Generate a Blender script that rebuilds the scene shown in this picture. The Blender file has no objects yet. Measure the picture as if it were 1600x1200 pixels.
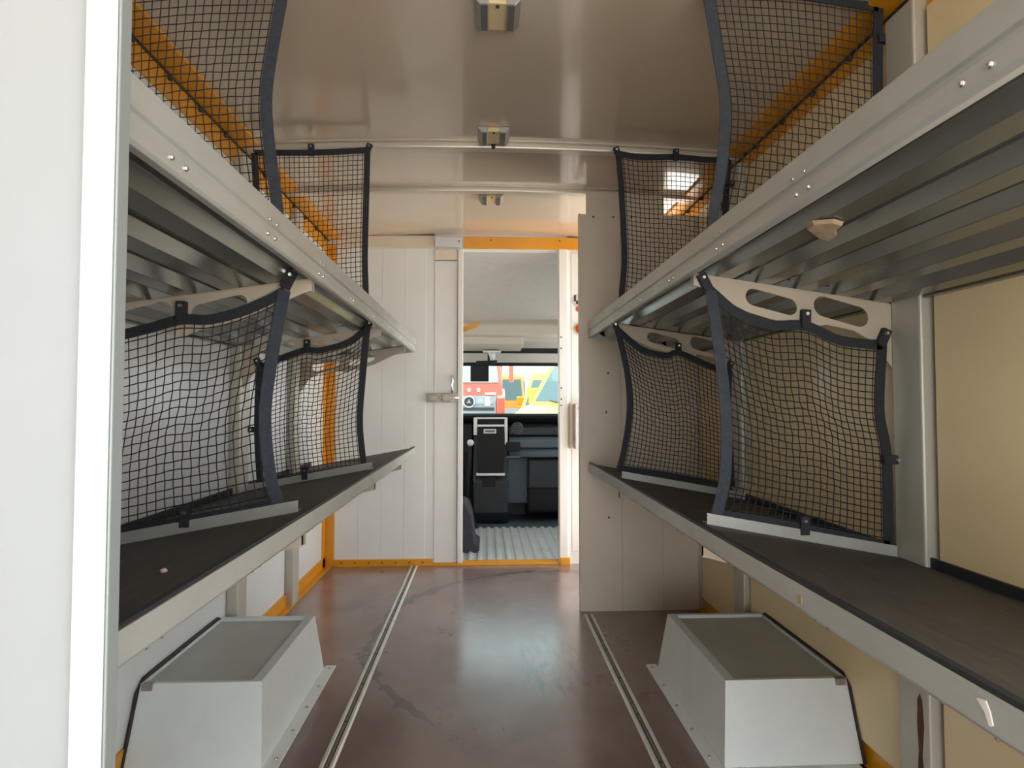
import bpy, bmesh, math, random
from mathutils import Vector, Matrix

random.seed(7)
S = bpy.context.scene
COL = S.collection
R = math.radians

# ------------------------------------------------------------------ camera
cam_d = bpy.data.cameras.new('camera')
cam = bpy.data.objects.new('camera', cam_d)
COL.objects.link(cam)
cam.location = (0.0, 0.0, 1.0)
cam.rotation_euler = (R(90 + 1.93), 0.0, R(-2.612))
cam_d.sensor_width = 36.0
cam_d.lens = 36.0 * 920.0 / 1600.0
cam_d.clip_start = 0.02
cam_d.clip_end = 300.0
S.camera = cam

# ------------------------------------------------------------------ sky, sun, exposure
w = bpy.data.worlds.new('sky')
S.world = w
w.use_nodes = True
bg = w.node_tree.nodes['Background']
bg.inputs[0].default_value = (0.93, 0.97, 1.0, 1.0)
bg.inputs[1].default_value = 1.0
sun_d = bpy.data.lights.new('sun', 'SUN')
sun_d.energy = 6.5
sun_d.angle = R(4.0)
sun_d.color = (1.0, 0.975, 0.93)
sun = bpy.data.objects.new('sun', sun_d)
COL.objects.link(sun)
sun.location = (4, 8, 12)
sun.rotation_euler = Vector((-0.25, -0.15, -1.0)).to_track_quat('-Z', 'Y').to_euler()
S.view_settings.view_transform = 'Standard'
S.view_settings.look = 'None'
S.view_settings.gamma = 1.0
S.view_settings.use_curve_mapping = False
S.view_settings.exposure = 2.15
try:
    S.cycles.max_bounces = 14
    S.cycles.diffuse_bounces = 8
    S.cycles.glossy_bounces = 6
    S.cycles.transparent_max_bounces = 16
    S.cycles.caustics_reflective = False
    S.cycles.caustics_refractive = False
except Exception:
    pass

# ------------------------------------------------------------------ materials
M = {}
def mat(name, col, rough=0.5, metal=0.0, var=0.0, vscale=6.0, bump=0.0, bscale=60.0, col2=None, coat=0.0, stretch=None, spec=None):
    m = bpy.data.materials.new(name)
    m.use_nodes = True
    nt = m.node_tree
    b = nt.nodes['Principled BSDF']
    b.inputs['Base Color'].default_value = (*col, 1)
    b.inputs['Roughness'].default_value = rough
    b.inputs['Metallic'].default_value = metal
    if coat:
        b.inputs['Coat Weight'].default_value = coat
        b.inputs['Coat Roughness'].default_value = 0.08
    if spec is not None:
        b.inputs['Specular IOR Level'].default_value = spec
    tc = nt.nodes.new('ShaderNodeTexCoord')
    mp = nt.nodes.new('ShaderNodeMapping')
    nt.links.new(tc.outputs['Object'], mp.inputs[0])
    if stretch:
        mp.inputs['Scale'].default_value = stretch
    if var or col2:
        n = nt.nodes.new('ShaderNodeTexNoise')
        n.inputs['Scale'].default_value = vscale
        n.inputs['Detail'].default_value = 6
        n.inputs['Roughness'].default_value = 0.6
        nt.links.new(mp.outputs[0], n.inputs['Vector'])
        cr = nt.nodes.new('ShaderNodeValToRGB')
        c2 = col2 if col2 else tuple(max(0, c * (1 - var)) for c in col)
        cr.color_ramp.elements[0].position = 0.35
        cr.color_ramp.elements[1].position = 0.65
        cr.color_ramp.elements[0].color = (*c2, 1)
        cr.color_ramp.elements[1].color = (*col, 1)
        nt.links.new(n.outputs[0], cr.inputs[0])
        nt.links.new(cr.outputs[0], b.inputs['Base Color'])
    if bump:
        n2 = nt.nodes.new('ShaderNodeTexNoise')
        n2.inputs['Scale'].default_value = bscale
        n2.inputs['Detail'].default_value = 3
        nt.links.new(mp.outputs[0], n2.inputs['Vector'])
        bp = nt.nodes.new('ShaderNodeBump')
        bp.inputs['Strength'].default_value = bump
        bp.inputs['Distance'].default_value = 0.004
        nt.links.new(n2.outputs[0], bp.inputs['Height'])
        nt.links.new(bp.outputs[0], b.inputs['Normal'])
    M[name] = m
    return m

mat('panel_right', (0.86, 0.68, 0.39), 0.32, var=0.07, vscale=2.2, bump=0.05, bscale=5, coat=0.25)
mat('panel', (0.80, 0.815, 0.795), 0.32, var=0.07, vscale=2.2, bump=0.05, bscale=5, coat=0.25)
mat('panel_tan', (0.74, 0.645, 0.52), 0.4, var=0.08, vscale=2.5, bump=0.08, bscale=4)
mat('ceiling', (0.62, 0.51, 0.385), 0.25, var=0.05, vscale=1.5, bump=0.02, bscale=3, coat=1.0)
mat('door_white', (0.78, 0.78, 0.76), 0.35, var=0.05, vscale=5)
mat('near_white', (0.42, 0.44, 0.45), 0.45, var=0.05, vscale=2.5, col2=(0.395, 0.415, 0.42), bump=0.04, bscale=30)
mat('edge_grey', (0.30, 0.33, 0.325), 0.4, metal=0.3)
mat('edge_white', (0.86, 0.87, 0.87), 0.25, coat=0.3)
mat('alu', (0.30, 0.31, 0.28), 0.27, metal=0.8, var=0.14, vscale=5, stretch=(4, 0.6, 4))
mat('alu_front', (0.50, 0.51, 0.475), 0.36, metal=0.35, var=0.1, vscale=4, col2=(0.44, 0.44, 0.40), stretch=(3, 1.2, 3))
mat('alu_post', (0.54, 0.51, 0.43), 0.4, metal=0.2, var=0.1, vscale=4)
mat('bracket', (0.52, 0.44, 0.34), 0.45, var=0.08, vscale=9)
mat('yellow', (0.74, 0.315, 0.008), 0.38, var=0.1, vscale=8, coat=0.2)
mat('mat_dark', (0.060, 0.050, 0.040), 0.62, var=0.5, vscale=14, bump=0.25, bscale=180, stretch=(6, 1, 6))
mat('seal_dark', (0.035, 0.020, 0.018), 0.6)
mat('rubber', (0.018, 0.019, 0.022), 0.55)
mat('net', (0.012, 0.012, 0.014), 0.7)
mat('webbing', (0.020, 0.022, 0.028), 0.75, var=0.4, vscale=120, bump=0.4, bscale=300)
mat('webbing_grey', (0.040, 0.048, 0.062), 0.8, var=0.3, vscale=80, bump=0.4, bscale=300)
mat('rivet', (0.75, 0.75, 0.74), 0.2, metal=1.0)
mat('bolt_dark', (0.05, 0.045, 0.04), 0.5, metal=0.5)
mat('wheelbox', (0.74, 0.775, 0.745), 0.42, var=0.06, vscale=8, bump=0.12, bscale=90)
mat('wheelbox_top', (0.52, 0.525, 0.475), 0.38, var=0.1, vscale=7, bump=0.12, bscale=90)
mat('rail', (0.80, 0.81, 0.77), 0.3, metal=0.3, var=0.15, vscale=14)
mat('rail_groove', (0.16, 0.14, 0.12), 0.5, metal=0.4, var=0.3, vscale=30)
mat('lamp_grey', (0.40, 0.39, 0.36), 0.4, metal=0.3, var=0.1)
mat('lamp_dark', (0.13, 0.125, 0.115), 0.45, metal=0.3)
mat('lamp_amber', (0.72, 0.56, 0.30), 0.35)
mat('beam', (0.62, 0.55, 0.45), 0.28, metal=0.25, var=0.06)
mat('chrome', (0.8, 0.8, 0.8), 0.12, metal=1.0)
mat('latch_metal', (0.42, 0.38, 0.32), 0.45, metal=0.7, var=0.3, vscale=40)
mat('box_grey', (0.62, 0.62, 0.63), 0.4)
mat('purple', (0.62, 0.16, 0.72), 0.5)
mat('red', (0.62, 0.05, 0.03), 0.4)
mat('black', (0.02, 0.02, 0.022), 0.5)
mat('sticker_grey', (0.50, 0.52, 0.50), 0.5)
mat('sticker', (0.8, 0.8, 0.78), 0.5)
mat('scrap', (0.42, 0.31, 0.19), 0.85, var=0.25, vscale=30, bump=0.5, bscale=70)
mat('residue', (0.85, 0.80, 0.76), 0.7, var=0.1)
mat('pebble', (0.62, 0.45, 0.36), 0.8)
mat('cab_dark', (0.016, 0.020, 0.024), 0.5, var=0.2, vscale=8, bump=0.15, bscale=250)
mat('cab_black', (0.004, 0.004, 0.0045), 0.75)
mat('dash_pad', (0.004, 0.004, 0.0045), 0.95, spec=0.05)
mat('rust', (0.16, 0.075, 0.035), 0.85, var=0.6, vscale=30)
mat('cab_blue', (0.075, 0.10, 0.118), 0.5, var=0.12, vscale=6, bump=0.12, bscale=250)
mat('cab_silver', (0.55, 0.55, 0.53), 0.35, metal=0.3)
mat('cab_liner', (0.52, 0.50, 0.46), 0.8, var=0.06, vscale=20)
mat('cab_shelf', (0.60, 0.55, 0.47), 0.6, var=0.05)
mat('cab_rib', (0.80, 0.86, 0.86), 0.3, metal=0.25, var=0.12, vscale=5)
mat('cab_rib_dark', (0.13, 0.18, 0.20), 0.4, metal=0.3, var=0.15, vscale=6)
mat('fabric_seat', (0.05, 0.05, 0.065), 0.85, var=0.3, vscale=40)
mat('plastic_white', (0.70, 0.72, 0.72), 0.4)
mat('asphalt', (0.42, 0.41, 0.39), 0.9, var=0.3, vscale=1.2, bump=0.2, bscale=20)
mat('van_yellow', (0.74, 0.44, 0.03), 0.3, coat=0.5, var=0.04)
mat('truck_red', (0.66, 0.085, 0.05), 0.3, coat=0.5, var=0.04)
mat('truck_orange', (0.80, 0.23, 0.04), 0.35, coat=0.4, var=0.04)
mat('car_glass', (0.05, 0.085, 0.095), 0.08, coat=0.2)
mat('truck_glass_reflection', (0.22, 0.30, 0.34), 0.08, coat=0.6)  # paler glass: bright reflections on the red truck's windscreen put into the base colour
mat('tyre', (0.02, 0.02, 0.02), 0.8)
mat('grille', (0.24, 0.27, 0.31), 0.45)
mat('plate_beige', (0.72, 0.58, 0.38), 0.5)
mat('headlamp', (0.75, 0.78, 0.8), 0.1, coat=0.6)

def floor_material():
    m = bpy.data.materials.new('floor_plywood'); m.use_nodes = True
    nt = m.node_tree; N = nt.nodes; Lk = nt.links
    b = N['Principled BSDF']
    tc = N.new('ShaderNodeTexCoord')
    def noise(scale, detail=5, st=None):
        n = N.new('ShaderNodeTexNoise'); n.inputs['Scale'].default_value = scale; n.inputs['Detail'].default_value = detail
        n.inputs['Roughness'].default_value = 0.62
        if st:
            mp = N.new('ShaderNodeMapping'); mp.inputs['Scale'].default_value = st
            Lk.new(tc.outputs['Object'], mp.inputs[0]); Lk.new(mp.outputs[0], n.inputs['Vector'])
        else:
            Lk.new(tc.outputs['Object'], n.inputs['Vector'])
        return n
    def ramp(src, p0, p1, c0, c1):
        r = N.new('ShaderNodeValToRGB'); r.color_ramp.elements[0].position = p0; r.color_ramp.elements[1].position = p1
        r.color_ramp.elements[0].color = (*c0, 1); r.color_ramp.elements[1].color = (*c1, 1)
        Lk.new(src, r.inputs[0]); return r
    def mix(fac, a, c):
        x = N.new('ShaderNodeMix'); x.data_type = 'RGBA'
        Lk.new(fac, x.inputs[0])
        for s, i in ((a, 6), (c, 7)):
            if isinstance(s, tuple): x.inputs[i].default_value = (*s, 1)
            else: Lk.new(s, x.inputs[i])
        return x.outputs[2]
    def mth(op, a, bb, clamp=False):
        x = N.new('ShaderNodeMath'); x.operation = op; x.use_clamp = clamp
        for s, i in ((a, 0), (bb, 1)):
            if isinstance(s, (int, float)): x.inputs[i].default_value = s
            else: Lk.new(s, x.inputs[i])
        return x.outputs[0]
    base = ramp(noise(2.4).outputs[0], 0.35, 0.68, (0.165, 0.095, 0.085), (0.235, 0.165, 0.148))
    wear = ramp(noise(7.0, 8, (1, 0.6, 1)).outputs[0], 0.52, 0.72, (0, 0, 0), (1, 1, 1))
    wf = mth('MULTIPLY', wear.outputs[0], 0.45)
    c = mix(wf, base.outputs[0], (0.27, 0.20, 0.185))
    # ring-shaped dried spill around the middle of the floor
    sx = N.new('ShaderNodeSeparateXYZ'); Lk.new(tc.outputs['Object'], sx.inputs[0])
    wob = noise(3.0, 4)
    dx = mth('SUBTRACT', sx.outputs[0], 0.36)
    dy = mth('SUBTRACT', sx.outputs[1], 2.62)
    dxs = mth('MULTIPLY', dx, 1.0); dys = mth('MULTIPLY', dy, 0.92)
    rr = mth('SQRT', mth('ADD', mth('MULTIPLY', dxs, dxs), mth('MULTIPLY', dys, dys)), 0)
    wobv = mth('MULTIPLY', mth('SUBTRACT', wob.outputs[0], 0.5), 0.16)
    dist = mth('ABSOLUTE', mth('SUBTRACT', mth('ADD', rr, wobv), 0.84), 0)
    width = ramp(noise(4.2, 3).outputs[0], 0.38, 0.62, (0.004, 0.004, 0.004), (0.040, 0.040, 0.040))
    ring = mth('SUBTRACT', 1.0, mth('DIVIDE', dist, width.outputs[0]), True)
    ring = mth('MULTIPLY', ring, 4.0, True)
    lefthalf = mth('MULTIPLY', mth('SUBTRACT', mth('ADD', mth('MULTIPLY', mth('SUBTRACT', sx.outputs[1], 1.95), 0.55, True), -0.10), sx.outputs[0]), 8.0, True)
    ring = mth('MULTIPLY', mth('MULTIPLY', ring, lefthalf), 0.8)
    c = mix(ring, c, (0.055, 0.035, 0.034))
    # blue-grey scrape marks
    gx = mth('DIVIDE', mth('SUBTRACT', sx.outputs[0], 0.26), 0.16); gy = mth('DIVIDE', mth('SUBTRACT', sx.outputs[1], 2.30), 0.30)
    blob = mth('SUBTRACT', 1.0, mth('ADD', mth('MULTIPLY', gx, gx), mth('MULTIPLY', gy, gy)), True)
    sc = ramp(noise(13, 6, (2.2, 0.5, 1)).outputs[0], 0.46, 0.58, (0, 0, 0), (1, 1, 1))
    sf = mth('MULTIPLY', mth('MULTIPLY', blob, 2.2, True), sc.outputs[0])
    c = mix(mth('MULTIPLY', sf, 0.9), c, (0.040, 0.040, 0.055))
    lt = ramp(noise(6, 4, (1.2, 1, 1)).outputs[0], 0.55, 0.66, (0, 0, 0), (1, 1, 1))
    c = mix(mth('MULTIPLY', mth('MULTIPLY', blob, 1.6, True), mth('MULTIPLY', lt.outputs[0], 0.35)), c, (0.30, 0.28, 0.27))
    Lk.new(c, b.inputs['Base Color'])
    rg = ramp(noise(3.0, 6).outputs[0], 0.3, 0.7, (0.24, 0.24, 0.24), (0.44, 0.44, 0.44))
    Lk.new(rg.outputs[0], b.inputs['Roughness'])
    b.inputs['Coat Weight'].default_value = 1.0; b.inputs['Coat Roughness'].default_value = 0.2
    bp = N.new('ShaderNodeBump'); bp.inputs['Strength'].default_value = 0.12; bp.inputs['Distance'].default_value = 0.003
    Lk.new(noise(140, 2).outputs[0], bp.inputs['Height']); Lk.new(bp.outputs[0], b.inputs['Normal'])
    M['floor'] = m
floor_material()

def glass_material():
    m = bpy.data.materials.new('windscreen_glass'); m.use_nodes = True
    nt = m.node_tree; nt.nodes.clear()
    o = nt.nodes.new('ShaderNodeOutputMaterial'); mx = nt.nodes.new('ShaderNodeMixShader')
    t = nt.nodes.new('ShaderNodeBsdfTransparent'); g = nt.nodes.new('ShaderNodeBsdfGlossy'); f = nt.nodes.new('ShaderNodeFresnel')
    t.inputs[0].default_value = (0.80, 0.88, 0.87, 1); g.inputs['Roughness'].default_value = 0.02; f.inputs[0].default_value = 1.45
    nt.links.new(f.outputs[0], mx.inputs[0]); nt.links.new(t.outputs[0], mx.inputs[1]); nt.links.new(g.outputs[0], mx.inputs[2])
    nt.links.new(mx.outputs[0], o.inputs[0]); M['glass'] = m
glass_material()

# ------------------------------------------------------------------ mesh helpers
class MB:
    def __init__(s): s.v = []; s.f = []
    def add(s, vs, fs):
        n = len(s.v); s.v += [tuple(p) for p in vs]; s.f += [tuple(i + n for i in q) for q in fs]; return s
    def box(s, x0, x1, y0, y1, z0, z1):
        return s.add([(x0,y0,z0),(x1,y0,z0),(x1,y1,z0),(x0,y1,z0),(x0,y0,z1),(x1,y0,z1),(x1,y1,z1),(x0,y1,z1)],
                     [(0,3,2,1),(4,5,6,7),(0,1,5,4),(1,2,6,5),(2,3,7,6),(3,0,4,7)])
    def prism(s, pts, axis, a, b):
        """closed 2-D outline extruded along an axis: 'y' takes (x,z), 'x' takes (y,z), 'z' takes (x,y)"""
        n = len(pts)
        f = {'y': lambda p, t: (p[0], t, p[1]), 'x': lambda p, t: (t, p[0], p[1]), 'z': lambda p, t: (p[0], p[1], t)}[axis]
        vs = [f(p, a) for p in pts] + [f(p, b) for p in pts]
        fs = [tuple(range(n))[::-1], tuple(range(n, 2 * n))] + [(i, (i + 1) % n, n + (i + 1) % n, n + i) for i in range(n)]
        return s.add(vs, fs)
    def tube(s, path, r, n=6, cap=True):
        path = [Vector(p) for p in path]; rings = []
        for i, p in enumerate(path):
            t = (path[min(i + 1, len(path) - 1)] - path[max(i - 1, 0)]).normalized()
            up = Vector((0, 0, 1)) if abs(t.z) < 0.9 else Vector((1, 0, 0))
            a = t.cross(up).normalized(); b = t.cross(a).normalized()
            rings.append([p + (a * math.cos(2 * math.pi * k / n) + b * math.sin(2 * math.pi * k / n)) * (r[i] if isinstance(r, list) else r) for k in range(n)])
        vs = [q for rg in rings for q in rg]; fs = []
        for i in range(len(path) - 1):
            for k in range(n):
                k2 = (k + 1) % n
                fs.append((i * n + k, i * n + k2, (i + 1) * n + k2, (i + 1) * n + k))
        if cap: fs += [tuple(range(n)), tuple(range((len(path) - 1) * n, len(path) * n))]
        return s.add(vs, fs)
    def disc(s, c, r, axis, h, n=12, dome=0.0):
        c = Vector(c); ax = {'x': Vector((1,0,0)), 'y': Vector((0,1,0)), 'z': Vector((0,0,1))}[axis]
        a = ax.orthogonal().normalized(); b = ax.cross(a)
        ring = lambda rr, t: [c + ax * t + (a * math.cos(2*math.pi*k/n) + b * math.sin(2*math.pi*k/n)) * rr for k in range(n)]
        vs = ring(r, 0) + ring(r * (1 - dome), h)
        fs = [tuple(range(n))[::-1], tuple(range(n, 2*n))] + [(k, (k+1) % n, n + (k+1) % n, n + k) for k in range(n)]
        return s.add(vs, fs)
    def ball(s, c, r, n=10, m=7, sc=(1,1,1)):
        vs = []; fs = []
        for i in range(m + 1):
            t = math.pi * i / m
            for k in range(n):
                p = 2 * math.pi * k / n
                vs.append((c[0] + r*sc[0]*math.sin(t)*math.cos(p), c[1] + r*sc[1]*math.sin(t)*math.sin(p), c[2] + r*sc[2]*math.cos(t)))
        for i in range(m):
            for k in range(n):
                fs.append((i*n+k, i*n+(k+1) % n, (i+1)*n+(k+1) % n, (i+1)*n+k))
        return s.add(vs, fs)
    def mesh(s, name, org=(0, 0, 0), smooth=False):
        me = bpy.data.meshes.new(name)
        me.from_pydata([(p[0]-org[0], p[1]-org[1], p[2]-org[2]) for p in s.v], [], s.f)
        bm = bmesh.new(); bm.from_mesh(me)
        bmesh.ops.remove_doubles(bm, verts=bm.verts, dist=1e-6)
        bmesh.ops.recalc_face_normals(bm, faces=bm.faces); bm.to_mesh(me); bm.free()
        if smooth:
            for p in me.polygons: p.use_smooth = True
        me.update(); return me
    def build(s, name, m, parent=None, bevel=0.0, smooth=False, seg=2):
        org = ORG.get(parent.name, (0, 0, 0)) if parent else (0, 0, 0)
        me = s.mesh(name, org, smooth)
        return link(name, me, m, parent, bevel, seg)

ORG = {}
def link(name, me, m, parent=None, bevel=0.0, seg=2, loc=None):
    o = bpy.data.objects.new(name, me); COL.objects.link(o)
    if m and not me.materials: me.materials.append(M[m])
    if parent:
        o.parent = parent; ORG[o.name] = ORG.get(parent.name, (0, 0, 0))
    if loc:
        og = ORG.get(parent.name, (0, 0, 0)) if parent else (0, 0, 0)
        o.location = (loc[0]-og[0], loc[1]-og[1], loc[2]-og[2])
    if bevel:
        md = o.modifiers.new('bevel', 'BEVEL'); md.width = bevel; md.segments = seg; md.limit_method = 'ANGLE'; md.angle_limit = R(35)
    return o
def tag(o, label=None, cat=None, group=None, kind=None):
    if label: o['label'] = label
    if cat: o['category'] = cat
    if group: o['group'] = group
    if kind: o['kind'] = kind
    return o
def thing(name, label, cat, loc, group=None):
    o = bpy.data.objects.new(name, None); COL.objects.link(o); o.location = loc; o.empty_display_size = 0.1
    ORG[o.name] = tuple(loc); return tag(o, label, cat, group)
def struct(name, mb, m, label, cat, bevel=0.0, smooth=False):
    return tag(mb.build(name, m, None, bevel, smooth), label, cat, kind='structure')

def plate(name, outline, holes, y, t, m, parent):
    """flat plate in the X-Z plane with holes, thickness t, made from a filled 2-D curve"""
    cu = bpy.data.curves.new('outline', 'CURVE'); cu.dimensions = '2D'; cu.fill_mode = 'BOTH'; cu.extrude = t / 2
    for pts in [outline] + holes:
        sp = cu.splines.new('POLY'); sp.points.add(len(pts) - 1); sp.use_cyclic_u = True
        for i, p in enumerate(pts): sp.points[i].co = (p[0], p[1], 0, 1)
    tmp = bpy.data.objects.new('outline', cu); COL.objects.link(tmp)
    bpy.context.view_layer.update()
    me = bpy.data.meshes.new_from_object(tmp.evaluated_get(bpy.context.evaluated_depsgraph_get()))
    bpy.data.objects.remove(tmp); bpy.data.curves.remove(cu)
    og = ORG.get(parent.name, (0, 0, 0)) if parent else (0, 0, 0)
    me.transform(Matrix.Rotation(R(90), 4, 'X'))
    me.transform(Matrix.Translation((-og[0], y - og[1], -og[2])))
    me.materials.clear(); me.materials.append(M[m]); me.name = name
    o = bpy.data.objects.new(name, me); COL.objects.link(o)
    if parent: o.parent = parent; ORG[o.name] = og
    return o

def spline(pts, n):
    """Catmull-Rom through 2-D points, n samples evenly spaced along the curve"""
    pts = [Vector((p[0], p[1])) for p in pts]
    P = [2 * pts[0] - pts[1]] + pts + [2 * pts[-1] - pts[-2]]
    out = []
    for i in range(1, len(P) - 2):
        for k in range(24):
            t = k / 24.0
            out.append(0.5 * ((2*P[i]) + (P[i+1]-P[i-1])*t + (2*P[i-1]-5*P[i]+4*P[i+1]-P[i+2])*t*t + (3*P[i]-3*P[i+1]+P[i+2]-P[i-1])*t**3))
    out.append(pts[-1])
    L = [0.0]
    for a, b in zip(out, out[1:]): L.append(L[-1] + (b - a).length)
    res = []; j = 0
    for k in range(n):
        d = L[-1] * k / (n - 1)
        while j < len(L) - 2 and L[j + 1] < d: j += 1
        t = (d - L[j]) / max(1e-9, L[j + 1] - L[j]); res.append(out[j].lerp(out[j + 1], min(1, max(0, t))))
    return res

# ------------------------------------------------------------------ main dimensions (metres)
XL, XR = -0.99, 1.077          # inner faces of the side walls
YB = 3.70                      # front bulkhead face
YP = 2.85                      # partition face
YR = -1.00                     # rear edge of the load space
ZC = 2.04                      # wall / ceiling corner height

# ------------------------------------------------------------------ the shell
fl = struct('floor', MB().box(XL - 0.03, XR + 0.03, YR, 3.76, -0.03, 0.0), 'floor', 'worn brown plywood floor with dried spill ring', 'floor')

def ceil_z(x):
    t = (x - (XL + XR) / 2) / ((XR - XL) / 2)
    return ZC + 0.032 * (1 - t * t)
mb = MB(); n = 24
xs = [XL - 0.03 + (XR - XL + 0.06) * i / n for i in range(n + 1)]
prof = [(x, ceil_z(max(XL, min(XR, x)))) for x in xs]
mb.prism(prof + [(XR + 0.03, 2.12), (XL - 0.03, 2.12)], 'y', YR, 3.76)
ceil = struct('ceiling', mb, 'ceiling', 'glossy beige ceiling of the load space, slightly arched', 'ceiling')
for p in ceil.data.polygons: p.use_smooth = False

def crossbeam(y0, y1, drop):
    m_ = MB(); xs = [XL + 0.02 + (XR - XL - 0.04) * i / 20 for i in range(21)]
    lo = [(x, ceil_z(x) - drop) for x in xs]; hi = [(x, ceil_z(x) + 0.004) for x in xs]
    m_.prism(lo + hi[::-1], 'y', y0, y1)
    b = m_.build('crossbeam', 'beam', ceil, 0.006)
    f = MB(); lo2 = [(x, ceil_z(x) - 0.006) for x in xs]
    f.prism(lo2 + hi[::-1], 'y', y0 - 0.02, y0); f.build('beam_flange', 'beam', b)
    return b
crossbeam(2.375, 2.42, 0.026)
crossbeam(2.865, 2.91, 0.026)

wl = struct('wall_left', MB().box(XL - 0.03, XL, YR, 3.76, 0.0, ZC), 'panel', 'white left side wall of the load space behind the shelves', 'wall')
mb = MB().box(XR, XR + 0.03, 0.40, 2.93, 0.0, ZC).box(XR, XR + 0.03, 3.67, 3.76, 0.0, ZC).box(XR, XR + 0.03, 2.93, 3.67, 1.93, ZC)
wr = struct('wall_right', mb, 'panel_right', 'cream right side wall of the load space behind the shelves', 'wall')
def post(x0, x1, y0, y1, wall, z0=0.0):
    MB().box(x0, x1, y0, y1, z0, 1.985).build('post', 'alu_post', wall, 0.005)
POSTS_L = [(0.42, 0.52), (1.33, 1.425), (2.325, 2.415), (2.985, 3.075)]
POSTS_R = [(0.42, 0.52), (1.345, 1.446), (2.325, 2.425)]
for a, b in POSTS_L: post(XL, XL + 0.045, a, b, wl)
for a, b in POSTS_R: post(XR - 0.047, XR, a, b, wr)
def wall_panels(edges, x0, x1, wall, m):
    for a, b in edges: MB().box(x0, x1, a, b, 0.062, 1.95).build('panel', m, wall, 0.002)
wall_panels([(0.53, 1.32), (1.435, 2.315), (2.425, 2.975), (3.085, 3.635)], XL, XL + 0.005, wl, 'panel')
wall_panels([(0.53, 1.33), (1.458, 2.315), (2.435, 2.84)], XR - 0.025, XR, wr, 'panel_right')

lumpy = [(1.366, 0.30), (1.373, 0.315), (1.381, 0.30), (1.384, 0.24), (1.380, 0.18), (1.386, 0.10), (1.380, 0.05), (1.366, 0.045), (1.362, 0.11), (1.369, 0.17), (1.362, 0.24)]
MB().prism(lumpy, 'x', XR - 0.0478, XR - 0.0468).build('rust_stain', 'rust', wr)
# yellow profiles: wall/ceiling corners, floor edges, bulkhead corner
def corner_profile(name, side, label):
    xw = XL if side < 0 else XR; s = -side
    t = thing(name, label, 'trim', (xw, 1.7, ZC)); t['kind'] = 'structure'
    MB().prism([(xw, 1.942), (xw + s*0.012, 1.942), (xw + s*0.012, 2.022), (xw, 2.022)], 'y', 0.55, YB - 0.002).build('wall_leg', 'yellow', t, 0.003)
    z1 = ceil_z(xw + s*0.085)
    MB().prism([(xw + s*0.012, 2.022), (xw + s*0.085, z1 - 0.012), (xw + s*0.085, z1 + 0.002), (xw, ZC + 0.002), (xw, 2.022)], 'y', 0.55, YB - 0.002).build('ceiling_leg', 'yellow', t, 0.003)
    MB().box(min(xw + s*0.010, xw + s*0.017), max(xw + s*0.010, xw + s*0.017), 0.55, YB - 0.004, 2.013, 2.021).build('sealing_strip', 'black', t)
    bm_ = MB().ball((0, 0, 0), 0.010, 8, 5).mesh('bolt', smooth=True)
    for k in range(15):
        link('bolt', bm_, 'bolt_dark', t, loc=(xw + s*0.018, 0.85 + k*0.196, 2.006))
corner_profile('trim_1', -1, 'yellow bolted corner profile along the left wall and ceiling')
corner_profile('trim_2', 1, 'yellow bolted corner profile along the right wall and ceiling')
struct('trim_3', MB().box(XL, XL + 0.012, 0.65, YB - 0.012, 0.0, 0.062).box(XL, XL + 0.045, 0.65, YB - 0.012, 0.0, 0.006), 'yellow', 'yellow floor-edge profile along the foot of left wall', 'trim')
struct('trim_4', MB().box(XR - 0.012, XR, 0.65, 2.84, 0.0, 0.062).box(XR - 0.045, XR, 0.65, 2.84, 0.0, 0.006), 'yellow', 'yellow floor-edge profile along the foot of right wall', 'trim')
t5 = struct('trim_5', MB().box(XL + 0.012, XL + 0.062, YB - 0.012, YB, 0.0, 1.985).box(XL, XL + 0.012, YB - 0.062, YB, 0.0, 1.985), 'yellow', 'upright yellow corner profile between left wall and front bulkhead', 'trim', 0.002)
t6 = struct('trim_6', MB().box(XL + 0.062, -0.322, YB - 0.014, YB, 0.0, 0.042), 'yellow', 'yellow strip along the foot of the front bulkhead', 'trim', 0.002)
bolt_small = MB().disc((0, 0, 0), 0.005, 'y', -0.003, 8).mesh('bolt')
for k in range(7): link('bolt', bolt_small, 'bolt_dark', t6, loc=(-0.88 + k*0.083, YB - 0.014, 0.024))
t7 = struct('trim_7', MB().box(-0.135, 0.66, YB - 0.02, YB, 1.978, 2.052), 'yellow', 'yellow lintel strip above the cab doorway', 'trim', 0.002)
for x in (0.035, 0.47): link('bolt', bolt_small, 'bolt_dark', t7, loc=(x, YB - 0.02, 2.03))
struct('trim_8', MB().box(-0.318, 0.50, YB - 0.016, YB + 0.06, 0.0, 0.016), 'yellow', 'yellow threshold strip under the cab doorway', 'trim', 0.002)
struct('trim_9', MB().box(XL + 0.062, -0.29, YB - 0.012, YB, 1.978, 2.052), 'panel_tan', 'beige lintel strip left of the cab doorway under the ceiling', 'trim', 0.002)

# front bulkhead: panel left, pocket for the sliding door, right part
mb = MB().box(XL, -0.318, YB, YB + 0.02, 0.0, ZC + 0.02).box(0.52, XR, YB, YB + 0.06, 0.0, ZC + 0.02)
mb.box(-0.318, 0.52, YB, YB + 0.06, 1.975, ZC + 0.05).box(XL, -0.318, YB + 0.05, YB + 0.06, 0, ZC)
wf = struct('wall_front', mb, 'panel', 'white front bulkhead between load space and cab', 'wall')
for a, b in ((-0.925, -0.785), (-0.782, -0.645), (-0.642, -0.505), (-0.502, -0.372)):
    MB().box(a, b, YB - 0.0025, YB + 0.001, 0.044, 1.976).build('panel', 'panel', wf, 0.001)
MB().box(0.545, XR - 0.002, YB - 0.004, YB + 0.001, 0.075, 1.96).build('panel', 'door_white', wf, 0.002)

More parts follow.
